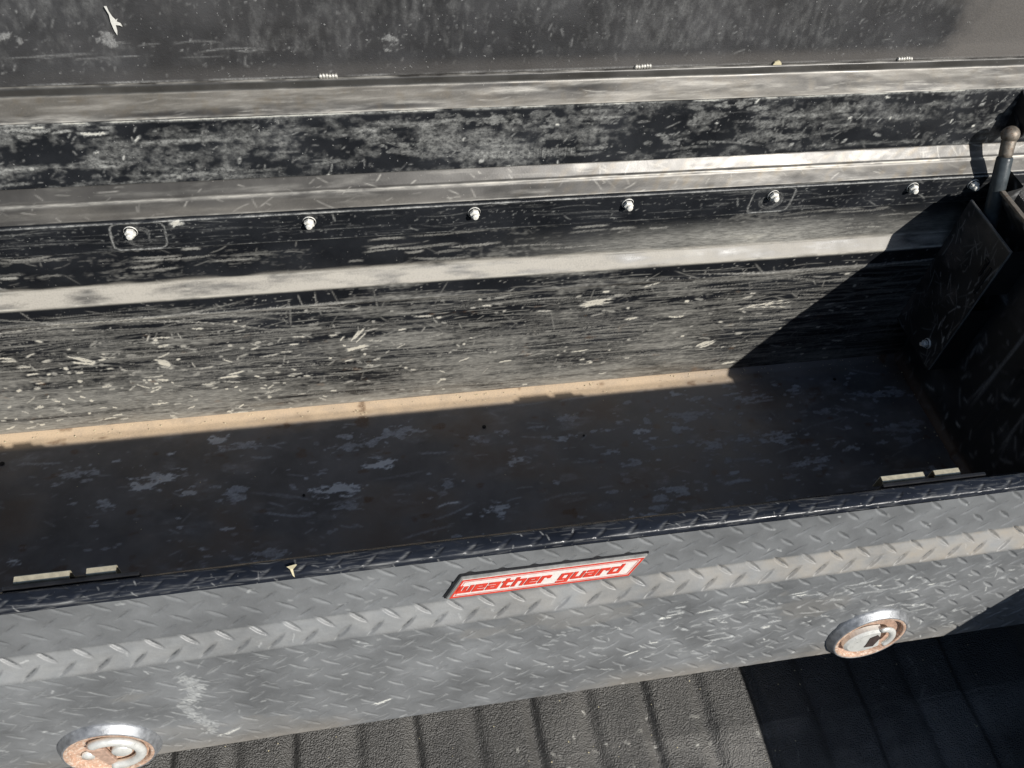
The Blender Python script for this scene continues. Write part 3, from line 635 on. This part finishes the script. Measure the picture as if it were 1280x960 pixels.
# --- locks
def face_pt(x, z, n=0.):                       # point on the lower face, n metres proud of it
    tdir = Vector((0, .023, .184)).normalized(); P0 = Vector((0, .318, -.276)); k = (z + .276) / tdir.z
    return Vector((x, 0, 0)) + P0 + tdir * k + Vector((0, -tdir.z, tdir.y)) * n
def lock(x, z, rot, opened):
    tdir = Vector((0, .023, .184)).normalized(); nn = Vector((0, -tdir.z, tdir.y)); O = face_pt(x, z)
    FR = Matrix(((1, tdir.x, nn.x, O.x), (0, tdir.y, nn.y, O.y), (0, tdir.z, nn.z, O.z), (0, 0, 0, 1)))
    k = bpy.data.objects.new('paddle_lock', None); C.objects.link(k); k.parent = tb; k.location = O - Vector((.115, .62, -.415))
    if not opened: k['label'] = 'round lock on the left of the front, curved pale handle over a rusty dish'
    else: k['label'] = 'round lock on the right of the front, its pale handle turned over a dark keyway'
    bm_obj('bezel', lathe_bm([(.0500, -.003), (.0500, .0016), (.0490, .0028), (.0455, .0085), (.0448, .0094), (.0436, .0098), (.0430, .0094)], 72, FR), 'chrome', k, True)
    bm_obj('rust_ring', lathe_bm([(.0433, .0094), (.0405, .0097), (.0392, .0088), (.0388, .0040)], 64, FR), 'rust', k, True)
    bm_obj('dish', lathe_bm([(.0390, .0046), (.037, .0036), (0, .0032)], 48, FR), 'rust' if not opened else 'flap', k, True)
    FR2 = FR @ Matrix.Rotation(rot, 4, 'Z')
    if not opened:
        pts = [FR2 @ Vector((.003 + .0275 * math.cos(a), .0265 * math.sin(a), .0085)) for a in np.linspace(math.radians(128), math.radians(-105), 30)]
        rd = [.0036] + [.0056] * 28 + [.0040]
        bm_obj('handle', tube_bm(pts, rd, 12, up=nn, flat=.8), 'handle', k, True)
        bm = bmesh.new(); q = [(-.019, .018), (-.002, .013), (.003, -.018), (-.006, -.026)]
        vs = [bm.verts.new(FR2 @ Vector((a, b, .0098))) for a, b in q]; f = bm.faces.new(vs); r = bmesh.ops.extrude_face_region(bm, geom=[f])
        bmesh.ops.translate(bm, verts=[g for g in r['geom'] if isinstance(g, bmesh.types.BMVert)], vec=-nn * .004)
        bm_obj('flap', bm, 'flap', k, bevel=.001)
        bm_obj('key_cylinder', lathe_bm([(.0100, .0045), (.0100, .0092), (.0088, .0102), (0, .0104)], 28, FR2 @ Matrix.Translation((.0125, .002, 0))), 'handle', k, True)
        bm_obj('rivet', lathe_bm([(.0068, .0045), (.0064, .0078), (0, .0086)], 22, FR2 @ Matrix.Translation((-.0215, -.003, 0))), 'handle', k, True)
    else:
        bm = bmesh.new(); out = []
        for a in np.linspace(0, 2 * math.pi, 40, endpoint=False):
            r_ = .0275 if math.cos(a) < .55 else .0275 * .62 / max(.55, math.cos(a)) ; out.append((-.006 + r_ * math.cos(a), r_ * .86 * math.sin(a)))
        top = [bm.verts.new(FR2 @ Vector((a, b, .0105))) for a, b in out]; tp2 = [bm.verts.new(FR2 @ Vector((a * .86 - .001, b * .82, .0128))) for a, b in out]; bt = [bm.verts.new(FR2 @ Vector((a * 1.02, b * 1.02, .0045))) for a, b in out]
        bm.faces.new(tp2)
        for i in range(40):
            j = (i + 1) % 40; bm.faces.new((top[i], top[j], tp2[j], tp2[i])); bm.faces.new((bt[i], bt[j], top[j], top[i]))
        bm_obj('handle', bm, 'handle', k)
        bm = bmesh.new(); q = [(-.009, -.010), (.002, -.013), (.010, .004), (.006, .013), (-.003, .010), (-.006, -.002)]
        vs = [bm.verts.new(FR2 @ Vector((a, b, .0134))) for a, b in q]; bm.faces.new(vs)
        r = bmesh.ops.extrude_face_region(bm, geom=list(bm.faces)); bmesh.ops.translate(bm, verts=[g for g in r['geom'] if isinstance(g, bmesh.types.BMVert)], vec=-nn * .003)
        bm_obj('keyway', bm, 'slot', k)
        pts = [FR2 @ Vector((.0125 + .013 * math.cos(a), .019 * math.sin(a), .0115)) for a in np.linspace(math.radians(105), math.radians(-80), 18)]
        bm_obj('handle_arm', tube_bm(pts, [.003] + [.0044] * 16 + [.003], 10, up=nn, flat=.6), 'handle', k, True)
lock(-.296, -.2385, 0., False); lock(.5555, -.2325, .25, True)

# --- nameplate with raised lettering on the upper face
tdir = Vector((0, .0098, .0645)).normalized(); nn = Vector((0, -tdir.z, tdir.y))
def up_pt(x, z, n): return Vector((x, .357, -.069)) + tdir * ((z + .069) / tdir.z) + nn * n
npl = bpy.data.objects.new('nameplate', None); C.objects.link(npl); npl.parent = tb; npl.location = Vector((.15, .362, -.045)) - Vector((.115, .62, -.415))
X0, Z0, SL = .0535, -.0600, .0150             # lower left corner, slant per plate height
PW, PH = .1835, .0320
def plate(inx, iny, n0, n1, name, mat, bev=0.):
    c_ = [(inx, iny), (PW - inx, iny), (PW - inx, PH - iny), (inx, PH - iny)]
    bm = bmesh.new(); P3 = lambda a, b, n_: up_pt(X0 + a + SL * b / PH, Z0 + b, n_)
    lo = [bm.verts.new(P3(a, b, n0)) for a, b in c_]; hi = [bm.verts.new(P3(a, b, n1)) for a, b in c_]
    bm.faces.new(hi)
    for i in range(4): bm.faces.new((lo[i], lo[(i + 1) % 4], hi[(i + 1) % 4], hi[i]))
    bm_obj(name, bm, mat, npl, bevel=bev)
plate(0, 0, -.003, .0052, 'chrome_rim', 'edge', .0018)
plate(-.0012, -.0008, -.003, .0030, 'black_rim', 'rim', .0008)
plate(.0022, .0022, .0048, .0056, 'white_field', 'white')
def frame(inx, iny, th, n_):
    bm = bmesh.new(); P3 = lambda a, b: up_pt(X0 + a + SL * b / PH, Z0 + b, n_)
    o_ = [(inx, iny), (PW - inx, iny), (PW - inx, PH - iny), (inx, PH - iny)]; i_ = [(inx + th, iny + th), (PW - inx - th, iny + th), (PW - inx - th, PH - iny - th), (inx + th, PH - iny - th)]
    a = [bm.verts.new(P3(*q)) for q in o_]; b = [bm.verts.new(P3(*q)) for q in i_]
    for k in range(4): bm.faces.new((a[k], a[(k + 1) % 4], b[(k + 1) % 4], b[k]))
    return bm
bm_obj('red_border', frame(.0024, .0024, .0022, .0059), 'red', npl)
bm_obj('red_border', frame(.0060, .0056, .0006, .0059), 'red', npl)
GL = {'w': [((0, 1), (0, 0), (1.3, 0), (1.3, 1)), ((.65, 0), (.65, .9))], 'e': [((1, 0), (0, 0), (0, 1), (1, 1), (1, .5), (0, .5))],
      'a': [((0, 1), (1, 1), (1, 0), (0, 0), (0, .5), (1, .5))], 't': [((.25, 1.4), (.25, 0), (.85, 0)), ((0, 1), (.85, 1))],
      'h': [((0, 1.4), (0, 0)), ((0, 1), (1, 1), (1, 0))], 'r': [((0, 0), (0, 1), (.8, 1), (.8, .8))],
      'g': [((1, .05), (0, .05), (0, 1), (1, 1), (1, -.4), (0, -.4))], 'u': [((0, 1), (0, 0), (1, 0), (1, 1))], 'd': [((1, 1.4), (1, 0), (0, 0), (0, 1), (1, 1))]}
def letter(ch, x, sc, zb):
    cell = .065; wv, wh = .22, .15; xs_ = np.arange(-.3, 1.7, cell); zs_ = np.arange(-.6, 1.6, cell); occ = np.zeros((len(zs_), len(xs_)), bool)
    XX, ZZ = np.meshgrid(xs_ + cell / 2, zs_ + cell / 2)
    for pl in GL[ch]:
        for (a, b), (c_, d_) in zip(pl, pl[1:]):
            wx_ = wv; wz = wh
            occ |= (XX > min(a, c_) - wx_) & (XX < max(a, c_) + wx_) & (ZZ > min(b, d_) - wz) & (ZZ < max(b, d_) + wz)
    bm = bmesh.new(); cache = {}
    def V_(i, j, n_):
        if (i, j, n_) not in cache:
            lx = (-.3 + i * cell) * sc; lz = (-.6 + j * cell) * sc * 1.0
            cache[(i, j, n_)] = bm.verts.new(up_pt(x + lx + lz * .45, zb + lz, n_))
        return cache[(i, j, n_)]
    hi, lo = .0064, .0056
    for j in range(len(zs_)):
        i = 0
        while i < len(xs_):
            if occ[j, i]:
                e = i
                while e < len(xs_) and occ[j, e]: e += 1
                for k in range(i, e):
                    bm.faces.new((V_(k, j, hi), V_(k + 1, j, hi), V_(k + 1, j + 1, hi), V_(k, j + 1, hi)))
                i = e
            else: i += 1
    bmesh.ops.dissolve_limit(bm, angle_limit=.01, verts=bm.verts, edges=bm.edges)
    r = bmesh.ops.extrude_face_region(bm, geom=list(bm.faces)); bmesh.ops.translate(bm, verts=[g for g in r['geom'] if isinstance(g, bmesh.types.BMVert)], vec=-nn * .0006)
    bm_obj('letter', bm, 'red', npl)
adv = {'w': 1.3, 't': .85, 'r': .8}; words = 'weather guard'; scl = .0086
x = X0 + .0115; total = sum((1.0 if c_ == ' ' else adv.get(c_, 1.) + .62) for c_ in words); unit = .163 / total
for c_ in words:
    if c_ == ' ': x += unit * 1.0; continue
    letter(c_, x, unit * 1.0, Z0 + .0110); x += unit * (adv.get(c_, 1.) + .62)

# ------------------------------------------------------------------ loose bits resting on it
def scrap(name, label, cat, pts, mat, loc, thick=.0008):
    bm = bmesh.new(); vs = [bm.verts.new(Vector(p)) for p in pts]; f = bm.faces.new(vs)
    r = bmesh.ops.extrude_face_region(bm, geom=[f]); nrm_ = f.normal if f.normal.length else Vector((0, 0, 1)); f.normal_update()
    bmesh.ops.translate(bm, verts=[g for g in r['geom'] if isinstance(g, bmesh.types.BMVert)], vec=f.normal * thick)
    bmesh.ops.recalc_face_normals(bm, faces=bm.faces)
    me = bpy.data.meshes.new(name); bm.to_mesh(me); bm.free(); me.materials.append(MAT[mat]); o = bpy.data.objects.new(name, me); C.objects.link(o)
    o.location = Vector(loc) + OFF; o['label'] = label; o['category'] = cat; return o
scrap('dry_scrap', 'tiny pale yellow dry scrap stuck on the glossy front lip', 'debris',
      [(-.004, .002, 0), (-.001, -.001, 0), (.001, -.006, -.003), (.0025, -.007, -.004), (.0015, -.001, 0), (.005, .003, .0), (.004, .0035, 0)], 'leaf', (-.083, .373, .0050))
scrap('bird_dropping', 'white streak of dried bird dropping high on the inside of the lid', 'dropping',
      [(-.004, 0, .022), (-.0015, 0, .013), (-.002, 0, .004), (-.0008, 0, -.006), (.0008, 0, -.011), (.002, 0, -.006), (.0022, 0, .001), (.006, 0, .0005), (.0085, 0, -.001), (.0075, 0, .0025), (.004, 0, .0045), (.006, 0, .008), (.0035, 0, .0065), (.0012, 0, .010), (-.0008, 0, .016), (-.0015, 0, .022)], 'bird', (-.240, .9500, .199), .0012)
scrap('paint_crumb', 'small cream crumb sitting on the lid step at the right', 'debris',
      [(-.006, 0, 0), (.006, 0, 0), (.005, 0, .003), (.001, 0, .006), (-.004, 0, .004)], 'leaf', (.556, .9425, .132), .002)

bm = bmesh.new()
def pebble(x, y, z, r):
    m = Matrix.Translation(Vector((x, y, z + r * .5)) + OFF) @ Matrix.Rotation(random.uniform(0, 6), 4, Vector((random.random(), random.random(), 1)).normalized()) @ Matrix.Diagonal((r, r * random.uniform(.5, 1), r * random.uniform(.4, .8), 1))
    bmesh.ops.create_icosphere(bm, subdivisions=1, radius=1, matrix=m)
for k in range(150): pebble(random.uniform(-.55, .9), .858 - abs(random.gauss(0, .010)), -.3955, random.uniform(.0005, .0013))
for k in range(90): pebble(random.uniform(-.55, .9), random.uniform(.45, .84), -.4010, random.uniform(.0005, .0014))
for k in range(110): pebble(random.uniform(-.3, .9), random.uniform(.18, .42), -.5205, random.uniform(.0007, .0018))
for k in range(26): pebble(.895 - abs(random.gauss(0, .02)) + .03, random.uniform(.5, .85), -.400, random.uniform(.0008, .002))
me = bpy.data.meshes.new('grit'); bm.to_mesh(me); bm.free(); me.materials.append(MAT['leaf'])
g = bpy.data.objects.new('grit', me); C.objects.link(g); g['kind'] = 'stuff'; g['label'] = 'scattered tan grit on the toolbox floor and truck bed'; g['category'] = 'grit'
